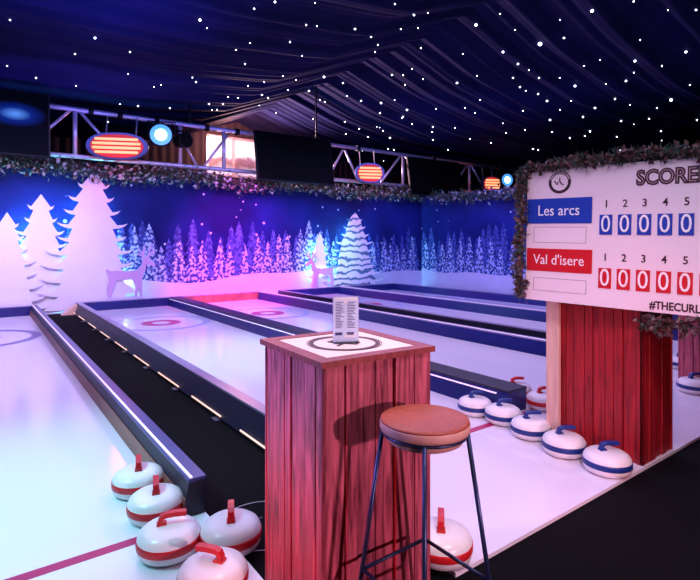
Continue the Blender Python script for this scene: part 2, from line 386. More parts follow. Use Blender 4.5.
def deer(X,Y,z,s,flip,lab):
    t=thing('reindeer_cutout',lab,'reindeer cutout',(X,Y,z))
    pl=[((-x if flip else x)*s,zz*s) for x,zz in DEER]; 
    MB().prism(pl,.02).build('reindeer_panel',M_deer,t,tri=True)
    MB().box(-.42*s,-.01,-z,.36*s,.04,.0).build('snow_base',M_snow,t)
p=PY(128,297,12.06); q=PY(128,246,12.06); deer(p.x,12.09,max(.2,p.z),(q.z-p.z)/1.08,False,'large white reindeer cutout facing right beside the tallest tree')
p=PY(323,290,12.08); q=PY(323,254,12.08); deer(p.x,12.1,max(.2,p.z),(q.z-p.z)/1.05,True,'small lilac reindeer cutout facing left beside the frosted tree')

# ================================================================ GARLANDS
def garland(path,rad,lab,dens=260,seed=1,sz=.11,parent=None,leafmix=.45,droop=.06,fm=None):
    rnd=random.Random(seed); t=thing('garland',lab,'garland',path[0])
    o=Vector(path[0]); A=MB();B=MB();Cc=MB(); stem=[]
    segs=[(Vector(a),Vector(b)) for a,b in zip(path,path[1:])]
    for a,b in segs:
        L=(b-a).length; k=int(L*dens)
        for i in range(max(2,int(L/.15))): 
            q=a.lerp(b,i/max(2,int(L/.15))); stem.append(q-o+Vector((0,0,rnd.uniform(-.02,.02))))
        for i in range(k):
            p=a.lerp(b,rnd.random()); d=Vector((rnd.gauss(0,1),rnd.gauss(0,1),rnd.gauss(0,1))).normalized()
            r0=rad*rnd.random()**.6; c=p-o+d*r0*.8; c.z-=droop*rnd.random()
            e=Vector((rnd.gauss(0,1),rnd.gauss(0,1),rnd.gauss(0,1)-.3)).normalized()
            side=e.cross(Vector((rnd.gauss(0,1),rnd.gauss(0,1),rnd.gauss(0,1)))).normalized()
            u=rnd.random()
            if u<1-leafmix:      # needle spray
                for q in range(4):
                    f=(e+side*.5*(q-1.5)+Vector((rnd.gauss(0,.15),)*3)).normalized(); s=f.cross(e if q!=1 else d)
                    if s.length<1e-3: s=side.copy()
                    s.normalize(); l=sz*rnd.uniform(.6,1.1)
                    A.add([c-s*sz*.05,c+s*sz*.05,c+f*l],[(0,1,2)])
            else:
                n=e.cross(side); l=sz*rnd.uniform(.5,.95); ww=l*.3
                (B if rnd.random()<.55 else Cc).add([c,c+e*l*.5+side*ww+n*.1*l,c+e*l,c+e*l*.5-side*ww+n*.1*l],[(0,1,2),(0,2,3)])
    stem.append(Vector(path[-1])-o)
    MB().tube(stem,.012,5).build('stem',M_brownleaf,t)
    A.build('needles',M_needle,t); B.build('frosted_leaves',fm or M_frost,t); Cc.build('brown_leaves',M_brownleaf,t)
    return t
pts=[]; X=-4.0
while X<WX-.2: pts.append((X,WY-.30,3.11+.05*math.sin(X*1.9))); X+=.6
pts.append((WX-.3,WY-.30,3.0))
garland(pts,.27,'long frosted pine garland along the top of the back mural wall',260,1,.15,droop=.2)
pts=[(WX-.3,WY-.7,3.05),(WX-.3,11,2.97),(WX-.3,9.8,2.9),(WX-.3,8.6,2.92),(WX-.3,7,3.0),(WX-.3,5.5,3.0)]
garland(pts,.22,'pine garland along the top of the right-hand mural wall',240,2,.15,droop=.15)

# ================================================================ TRUSS
TY=12.25; TZ1=4.30; TZ0=3.30
tr=thing('lighting_truss','long silver lattice truss above the garland, carrying screens and heaters','truss',(0,TY,TZ0))
def tb(n,a,b,r): MB().tube([Vector(a)-Vector((0,TY,TZ0)),Vector(b)-Vector((0,TY,TZ0))],r,10).build(n,M_alu,tr)
tb('top_chord',(-8,TY,TZ1),(18,TY,TZ1),.055); tb('bottom_chord',(-8,TY,TZ0),(18,TY,TZ0),.05)
verts=[PY(x,130,TY).x for x in (75,230,258,460*0+403)]
X1=verts[0]
posts=[X1-6.3,X1-3.1,X1,3.95,5.05,6.05,verts[3],verts[3]+3.2,verts[3]+6]
for X in posts: tb('post',(X,TY,TZ0),(X,TY,TZ1),.045)
for X in (X1,verts[3],verts[3]+3.2,X1-3.1):
    tb('brace',(X+.08,TY,TZ1-.02),(X+.95,TY,TZ0+.02),.032); tb('brace',(X-.08,TY,TZ1-.02),(X-.95,TY,TZ0+.02),.032)
for a,b in ((PY(183,142,TY),PY(197,166,TY)),(PY(228,135,TY),PY(204,166,TY)),(PY(345,150,TY),PY(357,178,TY)),(PY(343,150,TY),PY(331,172,TY))):
    tb('brace',tuple(a),tuple(b),.032)
for X in (X1+.3,2.6,3.4,4.6,5.4,7.4,9.3,12.5):
    MB().tube([(X-.05,0,1.0),(X+.05,0,1.0)],.085,12).build('clamp',M_black,tr)
for x,lab in ((191,'thin dark hanging rod left of the bright gable window'),(318,'thin dark hanging rod above the middle screen'),(503,'thin dark hanging rod above the rightmost heater')):
    X=PY(x,120,TY-.1).x
    t=thing('hanging_rod',lab,'rod',(X,TY,TZ1+.05)); top_=ceil(X,TY)-TZ1-.03
    MB().tube([(0,0,.0),(0,0,top_)],.022,8).build('rod',M_black,t); MB().bbox(-.05,-.05,.0,.05,.05,.08,.01).build('rod_clamp',M_black,t)

# ================================================================ SCREENS
def screen(tl,tr_,br,bl,Y,lab,glow=None):
    A=PY(*tl,Y); B=PY(*tr_,Y); Cc=PY(*br,Y); D=PY(*bl,Y)
    c=(A+B+Cc+D)/4; wv=(B-A).length/2+.0; h=((A-D).length+(B-Cc).length)/4
    t=thing('television',lab,'screen',c); t.rotation_euler=(math.radians(-9),0,math.radians(-2))
    MB().bbox(-wv,-.0,-h,wv,.09,h,.015).build('casing',M_black,t)
    MB().bbox(-wv+.03,-.006,-h+.03,wv-.03,.0,h-.03,.002).build('display',glow or M_screen,t)
    MB().box(-wv*.4,.09,-h*.4,wv*.4,.14,h*.5).box(-wv*.3,.14,h*.1,-wv*.25,.46,h*.2).box(wv*.25,.14,h*.1,wv*.3,.46,h*.2).build('bracket',M_black,t)
    return t
def reflection_screen():
    m=bpy.data.materials.new('screen_painted_reflection'); m.use_nodes=True; nt=m.node_tree; b=nt.nodes['Principled BSDF']; b.inputs['Base Color'].default_value=(.002,.002,.003,1); b.inputs['Roughness'].default_value=.6; b.inputs['Specular IOR Level'].default_value=.05
    N=nt.nodes.new; L=nt.links.new; tc=N('ShaderNodeTexCoord'); mp=N('ShaderNodeMapping'); mp.inputs['Location'].default_value=(-.55,0,-.62); mp.inputs['Scale'].default_value=(1.9,.01,3.8)
    g=N('ShaderNodeTexGradient'); g.gradient_type='SPHERICAL'; L(tc.outputs['Object'],mp.inputs[0]); L(mp.outputs[0],g.inputs[0])
    r=N('ShaderNodeValToRGB'); e=r.color_ramp.elements; e[0].color=(0,0,0,1); e[1].color=(.1,.3,1,1); e[1].position=1.0; q=e.new(.5); q.color=(.002,.015,.22,1)  # emission ramp paints a blue reflection onto the dark screen
    L(g.outputs[0],r.inputs[0]); L(r.outputs[0],b.inputs['Emission Color']); b.inputs['Emission Strength'].default_value=1; return m
TVY=11.75
screen((-62,78),(50,92),(50,157),(-62,152),TVY,'leftmost wall screen with a dim blue reflection painted on',reflection_screen())
screen((258,129),(333,139),(330,185),(257,181),TVY,'blank black screen in the middle of the truss')
screen((412,155),(462,163),(458,198),(410,194),TVY,'blank black screen at the right end of the truss, tilted down')

# ================================================================ HEATERS / SPOTS
M_el=mat('heater_element',(.4,.2,.1),.6,emit=(1,.46,.2),es=1.3)
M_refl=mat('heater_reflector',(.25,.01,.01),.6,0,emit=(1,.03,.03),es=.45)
M_hbody=mat('heater_shell',(.05,.06,.14),.35,.5)
def heater(x,y,w,h,lab,Y=11.75):
    p=PY(x,y,Y); dist=math.hypot(p.x,p.y); D=CA*p.y+SA*p.x
    W=w*D/FPX/2; Hh=h*D/FPX/2
    t=thing('infrared_heater',lab,'heater',p,-AZ*.7)
    def oval(sx,sz,y0,y1,n=40): 
        return [(sx*(abs(math.cos(a))**.75)*(1 if math.cos(a)>0 else -1),sz*math.sin(a)) for a in [2*PI*k/n for k in range(n)]]
    MB().prism(oval(W,Hh,0,0),.16,Matrix.Translation((0,0,0))).build('shell',M_hbody,t,tri=True)
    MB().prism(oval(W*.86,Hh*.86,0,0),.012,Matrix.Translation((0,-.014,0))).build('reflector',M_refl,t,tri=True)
    for k in range(4):
        zz=Hh*(-.48+.32*k); ww=W*.78*math.sqrt(1-(zz/Hh/1.05)**2)
        MB().tube([(-ww,-.045,zz),(ww,-.045,zz)],Hh*.10,8).build('heating_tube',M_el,t)
    for sx in (-1,1): MB().tube([(sx*W*.5,.12,0),(sx*W*.5,.30,Hh*.6),(sx*W*.5,.46,TZ1-p.z-.05)],.015,6).build('bracket',M_alu,t)
    l=bpy.data.lights.new('heater_light','POINT'); l.color=(1,.12,.08); l.energy=22; l.shadow_soft_size=.15
    lo=bpy.data.objects.new('heater_light',l); COL.objects.link(lo); lo.location=p+Vector((0,-.5,-.6)); return t
heater(117,146,58,27,'largest glowing orange infrared heater, above the tallest tree cutout',11.75)
heater(370,173,30,20,'small glowing red infrared heater right of the middle screen')
heater(492,184,20,16,'smallest glowing infrared heater at the right end of the truss')
M_lens=mat('cyan_lamp_lens',(.5,.9,1),.2,emit=(.35,.85,1),es=4.5)
M_lens2=mat('cyan_lamp_rim',(.1,.3,.5),.2,emit=(.05,.3,.8),es=1.2)
def par(x,y,rpx,lab,Y=11.72,on=True,yaw=0):
    p=PY(x,y,Y); D=CA*p.y+SA*p.x; R=rpx*D/FPX
    t=thing('stage_spotlight',lab,'spotlight',p,-AZ*.6+yaw)
    Mx=Matrix.Rotation(PI/2,4,'X')
    MB().lathe([(R*.7,-.32),(R*.85,-.2),(R,0),(R,.02),(R*.9,.02),(R*.9,.0)],24,Mx@Matrix.Rotation(0,4,'Z')).build('housing',M_black,t)
    MB().lathe([(R*.86,.021),(R*.86,.03)],24,Mx).build('lens_rim',M_lens2 if on else M_screen,t)
    if on: MB().lathe([(R*.5,.031),(R*.45,.045)],20,Mx).build('lens',M_lens,t)
    MB().tube([(-R*1.1,.1,0),(-R*1.1,.12,R*1.2),(R*1.1,.12,R*1.2),(R*1.1,.1,0)],.015,6).tube([(0,.12,R*1.2),(0,.3,R*1.3),(0,.5,TZ1-p.z-.05)],.018,6).build('yoke',M_black,t)
par(161,135,12,'lit cyan stage spotlight beside the largest heater')
par(186,140,8,'unlit dark stage spotlight left of the bright gable window',on=False,yaw=.7)
par(507,180,7,'lit cyan stage spotlight beside the smallest heater')

# ================================================================ STAR LIGHTS
STARS=[(10,20,2),(95,38,3),(200,20,3.5),(275,2,3),(75,54,2),(130,52,2),(7,66,1.5),(36,78,2),(76,86,1.5),(128,74,1),(161,85,1.5),(196,82,2),(207,28,1.5),(236,50,1.5),(245,64,2),(290,42,2),(317,26,1.5),(315,3,1),(250,43,1),(302,56,1.5),
(138,106,2),(108,122,1.5),(120,104,1),(112,143,1.5),(67,141,1),(154,87,1),(170,108,1.5),(209,104,2),(217,110,1.5),(223,104,1.5),(212,110,1),(228,97,1.5),(238,98,1.5),(248,86,1.5),(262,95,2),(268,98,1.5),(264,82,1),(283,76,1.5),(288,90,1.5),(296,80,1.5),(276,113,1),(309,91,2),(313,119,1.5),(320,100,1.5),(324,77,3),(343,83,2),(347,96,1.5),(361,101,2),(381,103,2.5),(380,113,2),(392,75,2),(325,102,1.5),(345,122,1.5),(359,129,1.5),(346,134,1),(390,138,2),(368,137,1.2),(388,149,1.2),(394,150,1.2),(383,131,1.2),
(355,29,2.5),(371,37,2),(395,4,2),(414,15,2.5),(378,45,1.5),(418,28,1.5),(428,13,1),(375,52,1.2),(403,75,1.5),(405,85,1),(412,69,1.5),(423,79,1),(421,48,1.5),(463,54,1),(403,117,2),(407,110,2.5),(402,118,1.5),(412,124,1.5),(433,127,1.5),(432,132,1.2),(436,109,1),(457,83,2.5),(465,108,1.5),(477,76,1),(480,100,1.2),(476,25,4),(500,14,1.2),(503,52,3),(518,64,2.5),(513,78,2),(520,87,2),(539,78,2),(538,94,2),(547,101,2.5),(540,44,6),(564,38,2.5),(592,11,4.5),(584,66,1.5),(575,86,3),(571,101,1.5),(550,120,2.5),(583,117,2),(595,108,2.5),(626,81,2.5),(635,61,3),(662,66,1.5),(686,52,3),(615,99,2),(621,121,2),(649,119,1.5),(657,108,1.5),(671,100,4),(668,10,0.8),(590,131,1.5),(570,138,1.5),(585,136,1.5),(617,137,1.5),(590,132,1),(661,131,1.5),(533,149,1.5),(552,132,1.2),(506,133,1.2),(475,113,1.2),(523,111,1.2),(538,150,1.2),(620,150,1.2),(491,143,1.2),(455,128,1),(470,139,1),(448,150,1),(433,140,1),(600,60,1),(640,40,1),(560,20,1.2),(515,30,1),(606,84,1),(630,105,1),(690,85,1.5),(697,120,1.5),(696,10,2.5),(525,130,1.5),(560,110,1)]
mb=MB(); bm=bmesh.new(); bmesh.ops.create_icosphere(bm,subdivisions=1,radius=1); sm=bpy.data.meshes.new('star_light'); bm.to_mesh(sm); bm.free(); sm.materials.append(M_star)
k=0
for (x,y,b) in STARS:
    r=ray(x,y); t=.5
    while t<40:
        q=r*t; 
        if H+q.z>=ceil(min(max(q.x,-12),25),q.y)-.03 or q.y>17.4: break
        t+=.02
    q=r*t; z=H+q.z
    if q.y>17.4 or abs(q.x)>24.8: continue
    o=bpy.data.objects.new('star_light',sm); COL.objects.link(o); o.location=(q.x,q.y,z)
    s=max(.008,min(.07,(.22+.30*b)*t/FPX)); o.scale=(s,s,s)
    tag(o,'tiny white pinpoint star light set in the dark tent lining' if b<6 else 'largest and brightest star light, above the left half of the scoreboard','star light')
    if b<6: o['group']='star lights in the tent lining'
rs=random.Random(99)
for i in range(30):
    X=rs.uniform(3,22); Y=rs.uniform(4,16.5); 
    o=bpy.data.objects.new('star_light',sm); COL.objects.link(o); o.location=(X,Y,ceil(X,Y)-.03); s=.013; o.scale=(s,s,s)
    tag(o,'tiny white pinpoint star light set in the dark tent lining','star light','star lights in the tent lining')

# ================================================================ CURLING STONES
def make_stone(colm):
    t=thing('curling_stone','x','curling stone')
    MB().lathe([(.095,0),(.115,.004),(.132,.014),(.141,.030),(.143,.048),(.143,.075),(.140,.092),(.130,.110),(.110,.124),(.08,.133),(.04,.137),(.004,.138)],48).build('body',M_white,t)
    MB().lathe([(.139,.045),(.1445,.048),(.1458,.054),(.1458,.073),(.1440,.081),(.139,.084)],48).build('band',colm,t)
    # gooseneck handle
    a=MB(); pts=[(-.035,0,.132),(-.038,0,.155),(-.030,0,.171),(-.010,0,.178),(.03,0,.178),(.078,0,.174)]
    sec=[(-.0155,-.011),(.0155,-.011),(.0155,.011),(-.0155,.011)]
    vs=[]
    for i,p in enumerate(pts):
        p=Vector(p); n=Vector(pts[min(i+1,5)])-Vector(pts[max(i-1,0)]); n.normalize(); up=Vector((-n.z,0,n.x))
        for (u,v) in sec: vs.append(p+Vector((0,u,0))+up*v)
    fs=[(0,1,2,3),(23,22,21,20)]
    for i in range(5):
        for k in range(4): l=(k+1)%4; fs.append((i*4+k,i*4+l,i*4+4+l,i*4+4+k))
    a.add(vs,fs); a.bbox(-.054,-.020,.131,-.010,.020,.146,.003)
    h=a.build('handle',colm,t); bv=h.modifiers.new('b','BEVEL'); bv.width=.003; bv.segments=2; bv.limit_method='ANGLE'
    return t
protoR=make_stone(M_red); protoB=make_stone(M_blue); used=set()
def stone(px,py,colr,rz,lab,group):
    pr=protoR if colr=='r' else protoB
    if colr in used: o=copy_tree(pr)
    else: o=pr; used.add(colr)
    p=FL(px,py); o.location=p
    if rz is None: rz=V+PI/2-math.atan((px-350)/FPX)
    o.rotation_euler=(0,0,rz); tag(o,lab,'curling stone',group); return o
gl='red-handled stones left of the bar table'; gb='row of blue-handled stones'
V=-AZ
stone(138.5,491,'r',None,'red-banded curling stone at the kerb end, farthest of the left cluster',gl)
stone(156,516,'r',None,'red-handled curling stone second from the kerb in the left cluster',gl)
stone(169,552,'r',V+.35,'large-looking red-handled stone, front left of the cluster by the kerb',gl)
stone(231,546,'r',None,'red-handled curling stone on the dark floor touching the bar table side',gl)
stone(213,592,'r',V+PI*.9,'nearest red-handled stone, cut off by the bottom edge left of the table',gl)
stone(441,556,'r',None,'lone red-banded curling stone seen behind the stool legs','red-handled stones right of the table')
stone(475,413,'b',V+.2,'blue-handled curling stone farthest from the camera, in front of the wide kerb',gb)
stone(503,422,'b',V+.2,'second blue-handled stone from the far end, at the kerb corner',gb)
stone(530.5,436,'b',V+.1,'middle blue-handled curling stone of the row of five',gb)
stone(564,453,'b',V+.1,'blue-handled stone at the left foot of the red stand',gb)
stone(607,471,'b',V+.1,'nearest blue-handled stone, in front of the red stand',gb)
stone(516,397,'r',V+.2,'red-handled stone half hidden behind the wide kerb end','red-handled stones behind the kerb end')
stone(543,408,'r',V+.2,'red-handled stone between the kerb end and the pale post','red-handled stones behind the kerb end')
stone(694,392,'b',V+.2,'blue-banded stone seen right of the red stand, nearest of that pair','stones beyond the red stand')
stone(681,368,'b',V+.3,'small distant blue-banded stone seen right of the red stand','stones beyond the red stand')

# ================================================================ BAR TABLE
Lc=CAMP(-.386,2.19); Fc=CAMP(-.079,1.749); Rc=CAMP(.340,2.024)
ctr=(Lc+Rc)/2; dx=(Rc-Fc); ang=math.atan2(dx.y,dx.x); W2=.25*2; 
TH=1.04; S=.262
tbl=thing('bar_table','tall square bar table clad in rustic reddish planks with a logo top','table',(ctr.x,ctr.y,-.0),ang)
def cladding(hx,hy,z0,z1,widths_fn,m,parent,name='cladding'):
    mb=MB(); rnd=random.Random(5)
    for side in range(4):
        Lh=hx if side%2==0 else hy; Dh=hy if side%2==0 else hx
        Mx=Matrix.Rotation(side*PI/2,4,'Z'); u=-Lh; k=0
        while u<Lh-.01:
            w=min(widths_fn(rnd),Lh-u)
            if Lh-u-w<.025: w=Lh-u
            d=rnd.choice((0,.006,.010,.013)); mb.bbox(u+.002,-Dh-d+.012,z0,u+w-.002,-Dh+.022,z1,.005,Mx); u+=w
    mb.box(-hx+.02,-hy+.02,z0,hx-.02,hy-.02,z1-.005)
    return mb.build(name,m,parent)
cladding(S-.012,S-.012,0,TH-.022,lambda r:r.choice((.055,.085,.095,.11)),M_wood,tbl)
# top frame: four mitred boards with inset panel
fr=MB(); b=S; iw=.055
for k in range(4):
    Mx=Matrix.Rotation(k*PI/2,4,'Z')
    vs=[(-b,-b,TH-.022),(b,-b,TH-.022),(b-iw,-b+iw,TH-.022),(-b+iw,-b+iw,TH-.022)]; vs+=[(x,y,TH) for x,y,z in vs]
    fr.add([Mx@Vector(v) for v in vs],[(3,2,1,0),(4,5,6,7),(0,1,5,4),(1,2,6,5),(2,3,7,6),(3,0,4,7)])
fr.build('top_frame',M_frame,tbl)
pn=MB().box(-b+iw,-b+iw,TH-.022,b-iw,b-iw,TH-.003).build('top_panel',M_panelwood,tbl)
em=MB(); em.ring(.128,.148,TH-.003,TH-.0015); em.ring(.153,.156,TH-.003,TH-.0015)
em.build('emblem_ring',M_mark,pn)
mk=MB()
for a,l,o in ((.6,.14,0),(2.2,.12,.01),(1.1,.05,-.05)):
    Mx=Matrix.Rotation(a,4,'Z'); mk.box(-l/2,-.006+o,TH-.003,l/2,.006+o,TH-.0015,Mx); mk.ring(.0,.016,TH-.003,TH-.0015,16,c=(l/2*math.cos(a),l/2*math.sin(a)))
mk.build('emblem_mark',M_mark,pn)
# menu holder
mz=TH-.003
menu=thing('menu_stand','clear menu stand holding a blue and white drinks list on the table','menu',CAMP(-.018,2.125,mz),-AZ+math.radians(10))
M_acr=mat('clear_acrylic',(.9,.93,1),.05,trans=1,spec=.5)
M_paper=mat('menu_paper',(.6,.74,1),.6,noise=.1,scale=20); M_ink=mat('menu_ink',(.03,.04,.22),.6); M_pw=mat('menu_white',(.8,.82,.95),.6)
pw,ph=.056,.192
MB().bbox(-pw,-.03,0,pw,.03,.004,.001).build('foot',M_acr,menu)
MB().bbox(-pw,-.002,.004,pw,.002,ph,.001).build('holder',M_acr,menu)
cardo=MB().box(-pw+.003,-.0036,.006,pw-.003,-.0022,ph-.003).build('card',M_paper,menu)
ink=MB(); rnd=random.Random(3)
for c0 in (-.045,.004):
    for r_ in range(17):
        z=.06+r_*.0065; ink.box(c0+.002,-.0043,z,c0+.002+rnd.uniform(.018,.038),-.0037,z+.0026)
    ink.box(c0,-.0043,.03,c0+.03,-.0037,.042)
ink.build('printed_text',M_ink,cardo)
MB().box(-.005,-.0043,.02,.045,-.0037,.036).box(-.05,-.0043,.175,.05,-.0037,.186).lathe([(.009,.0037),(.009,.0043)],16,Matrix.Translation((0,0,.170))@Matrix.Rotation(PI/2,4,'X')).build('printed_patch',M_pw,cardo)

# ================================================================ STOOL
sd=1.70; sxc=.2485
st=thing('bar_stool','round tan-topped bar stool with thin dark metal legs beside the table','stool',(*CAMP(sxc,sd,-.02)[:2],-.02),-AZ)
SZ=1.45-174/510*sd+.02
MB().lathe([(.130,SZ-.042),(.146,SZ-.038),(.149,SZ-.030),(.149,SZ-.012),(.146,SZ-.006)],56).build('seat_rim',M_seatside,st)
MB().lathe([(.1475,SZ-.008),(.146,SZ-.003),(.138,SZ),(.10,SZ+.002),(.004,SZ+.003)],56).build('seat_cushion',M_seat,st)
MB().lathe([(.118,SZ-.075),(.126,SZ-.07),(.128,SZ-.05),(.128,SZ-.042)],48).build('seat_base',M_seatside,st)
zt=SZ-.045; rt=.140; rf=.262; zb=.363
a0=math.atan2(sxc,sd)  # turn so that one leg lies straight behind
for k in range(4):
    a=PI/2-a0+k*PI/2; c,s=math.cos(a),math.sin(a)
    MB().tube([(rt*c,rt*s,zt),(rf*c,rf*s,.004)],.0078,10).build('leg',M_steel,st)
    MB().lathe([(.011,0),(.011,.012)],12,Matrix.Translation((rf*c,rf*s,0))).build('foot_cap',M_black,st)
rb=rt+(rf-rt)*(zt-zb)/zt
for k in range(4):
    a=PI/2-a0+k*PI/2; b2=a+PI/2
    MB().tube([(rb*math.cos(a),rb*math.sin(a),zb),(rb*math.cos(b2),rb*math.sin(b2),zb)],.0065,8).build('footrest_bar',M_steel,st)
MB().tube([(rt*math.cos(2*PI*k/48),rt*math.sin(2*PI*k/48),SZ-.046) for k in range(48)],.005,6,closed=True).build('seat_ring',M_steel,st)

# floor emblem on carpet
fe=thing('floor_emblem','thin pale circle and scribble printed on the black floor left of the table','floor print',FL(262,524,-.02))
M_fp=mat('faint_print',(.6,.5,.6),.8)
MB().ring(.232,.236,0.0005,.002).build('printed_ring',M_fp,fe)
MB().tube([(-.12,-.02,.001),(-.05,.05,.001),(.03,.06,.001)],.0015,4).tube([(-.08,-.06,.001),(.0,.02,.001),(.0,.1,.001)],.0015,4).build('printed_scribble',M_fp,fe)

# ================================================================ RED STAND + SCOREBOARD
ped=thing('plank_stand','deep red vertical plank stand carrying the scoreboard','stand',(3.72,1.84,0))
cladding(.235,.30,0,1.5,lambda r:r.choice((.06,.085,.1)),M_wood2,ped)
MB().bbox(-.235,.305,0,-.17,.365,1.5,.004).build('post',M_pine,ped)
MB().bbox(-.275,.27,0,-.24,.37,1.5,.004).build('post',M_pine,ped)
M_knot=mat('knot',(.2,.03,.03),.6)
# second stand beyond
p=FL(716,383); ped2=thing('plank_stand','distant pink lit plank table glimpsed at the right edge','stand',(p.x,p.y,0))
cladding(.26,.26,0,1.0,lambda r:r.choice((.06,.085,.1)),M_wood,ped2)
# scoreboard
BL=CAMP((525-350)/FPX*3.78,3.78); BR=CAMP(350/FPX*3.0,3.0)
bd=(BR-BL); bang=math.atan2(bd.y,bd.x)
sb=thing('scoreboard','white scoreboard with blue and red team labels and rows of zeros','scoreboard',(BL.x,BL.y,1.036),0)
ROLL=math.radians(1.2)
sb.rotation_euler=(0,ROLL,bang)
BW=2.1; BH=.945
Mb=Matrix.Translation((BL.x,BL.y,1.036))@(Matrix.Rotation(bang,4,'Z')@Matrix.Rotation(ROLL,4,'Y')); Mi=Mb.inverted()
def UV(x,y):
    r=ray(x,y); o=Mi@Vector((0,0,H)); d=Mi.to_3x3()@r; t=-o.y/d.y; q=o+d*t; return q.x,q.z
M_board=mat('white_board',(.80,.70,.80),.5,noise=.04,scale=3); M_lb=mat('label_blue',(.01,.045,.42),.4); M_lr=mat('label_red',(.55,.008,.02),.4); M_ink2=mat('board_ink',(.03,.005,.02),.5); M_tw=mat('label_white',(.85,.85,.9),.5)
MB().bbox(0,.0,0,BW,.025,BH,.003).build('panel',M_board,sb)
for z in (.1,.8): MB().box(.05,.025,z-.03,BW-.05,.05,z+.03).build('batten',M_pine,sb)
def quad(x0,y0,x1,y1,name,m,th=.006,yb=0):
    a=UV(x0,(y0)); c=UV(x1,y1); mb=MB().bbox(a[0],-yb-th,c[1],c[0],-yb,a[1],.0012)
    return mb.build(name,m,sb),((a[0]+c[0])/2,(a[1]+c[1])/2),(abs(c[0]-a[0]),abs(a[1]-c[1]))
# scoreboard emblem
u,v=UV(559.8,182.3); 
e=MB().lathe([(.079,0),(.079,.002)],48,Matrix.Translation((u,0,v))@Matrix.Rotation(PI/2,4,'X')).build('emblem',M_ink2,sb)
MB().lathe([(.058,.0021),(.058,.003)],48,Matrix.Translation((u,0,v))@Matrix.Rotation(PI/2,4,'X')).build('emblem_face',M_board,e)
mk=MB()
for (a,b,w) in (((-.035,.01),(-.018,-.018),.008),((-.018,-.018),(-.01,.0),.008),((.0,.03),(.003,.015),.008),((-.002,.012),(.022,-.02),.009),((.022,-.02),(.034,-.014),.005)):
    mk.tube([(u+a[0],-.004,v+a[1]),(u+b[0],-.004,v+b[1])],w/2,6)
mk.build('emblem_mark',M_ink2,e)
tk=MB()
for k in range(15):
    a=math.radians(20+k*10); tk.box(-.004,-.0032,-.004,.004,-.0021,.004,Matrix.Translation((u+.0685*math.cos(a),0,v+.0685*math.sin(a)))@Matrix.Rotation(-a,4,'Y'))
tk.build('emblem_lettering',M_board,e)
o,c,s=quad(528,199.5,592,223.2,'team_label',M_lb); o['label']='blue name plate'
text('Les arcs',s[1]*.60,'lettering',M_tw,sb,(c[0],-.008,c[1]),sx=.86)
o,c,s=quad(527.5,248,592,274,'team_label',M_lr); o['label']='red name plate'
text("Val d'isere",s[1]*.62,'lettering',M_tw,sb,(c[0],-.008,c[1]),sx=.86)
def outline(x0,y0,x1,y1):
    a=UV(x0,y0); c=UV(x1,y1); w=.0022; mb=MB()
    mb.box(a[0],-.001,a[1]-w,c[0],-.0,a[1]).box(a[0],-.001,c[1],c[0],0,c[1]+w).box(a[0],-.001,c[1],a[0]+w,0,a[1]).box(c[0]-w,-.001,c[1],c[0],0,a[1]); mb.build('entry_box',M_ink2,sb)
outline(534,227,586,243.5); outline(533.5,277,586,294.5)
cx=[606,624.7,644.3,665,686.5]; us=[UV(x,225)[0] for x in cx]; du=us[4]-us[3]; us+= [us[4]+du,us[4]+2*du,us[4]+3*du]
vb0,vb1=UV(645,235)[1],UV(645,214)[1]; vr0,vr1=UV(645,291.5)[1],UV(645,270.2)[1]
vn1=UV(645,203)[1]; vn2=UV(645,259.2)[1]
for i,u in enumerate(us):
    hw=du*.355
    for (z0,z1,m) in ((vb0,vb1,M_lb),(vr0,vr1,M_lr)):
        t=MB().bbox(u-hw,-.006,z0,u+hw,0,z1,.0012).build('score_tile',m,sb)
        text('0',(z1-z0)*1.22,'digit',M_tw,t,(u,-.008,(z0+z1)/2),sx=.8)
        for s_ in (-1,1): pass
    for vn in (vn1,vn2): text(str(i+1),.068,'end_number',M_ink2,sb,(u,-.001,vn),offset=.0012,sx=.9)
u0,v0=UV(636.5,178.8)
text('SCOREBOARD',.128,'title',M_ink2,sb,(u0,-.001,v0),align='LEFT',offset=.0075,sx=.83)
text('SCOREBOARD',.128,'title_inline',mat('title_inline',(.55,.3,.38),.5),sb,(u0,-.003,v0),align='LEFT',offset=-.004,sx=.83)
u0,v0=UV(649.5,305)
text('#THECURL',.068,'hashtag',M_ink2,sb,(u0,-.001,v0),align='LEFT',offset=.0022,sx=.80)
def bw(u,z,y=-.02): return tuple(Mb@Vector((u,y,z)))
garland([bw(-.03,.02),bw(-.045,.3),bw(-.03,.6),bw(-.045,.85),bw(-.02,BH),bw(.25,BH+.03),bw(.5,BH+.035),bw(.8,BH+.05),bw(1.1,BH+.03),bw(1.5,BH+.03),bw(2.1,BH+.03)],.06,'dark pine and leaf garland around the top and left edge of the scoreboard',900,7,.06,leafmix=.6,droop=.0,fm=M_frostd)
garland([bw(.78,-.03,.02),bw(.86,-.05,.0),bw(1.1,-.03,.0),bw(1.4,-.05,0),bw(1.9,-.03,0)],.055,'dark leaf garland hanging under the scoreboard, right of the red stand',600,8,.06,leafmix=.6,fm=M_frostd)

# ================================================================ CAMERA
cd=bpy.data.cameras.new('camera'); co=bpy.data.objects.new('camera',cd); COL.objects.link(co); SC.camera=co
co.location=(0,0,H); co.rotation_euler=(PI/2,0,-AZ); cd.sensor_width=36; cd.lens=36*FPX/700; cd.shift_y=-47/700; cd.clip_start=.05; cd.clip_end=200
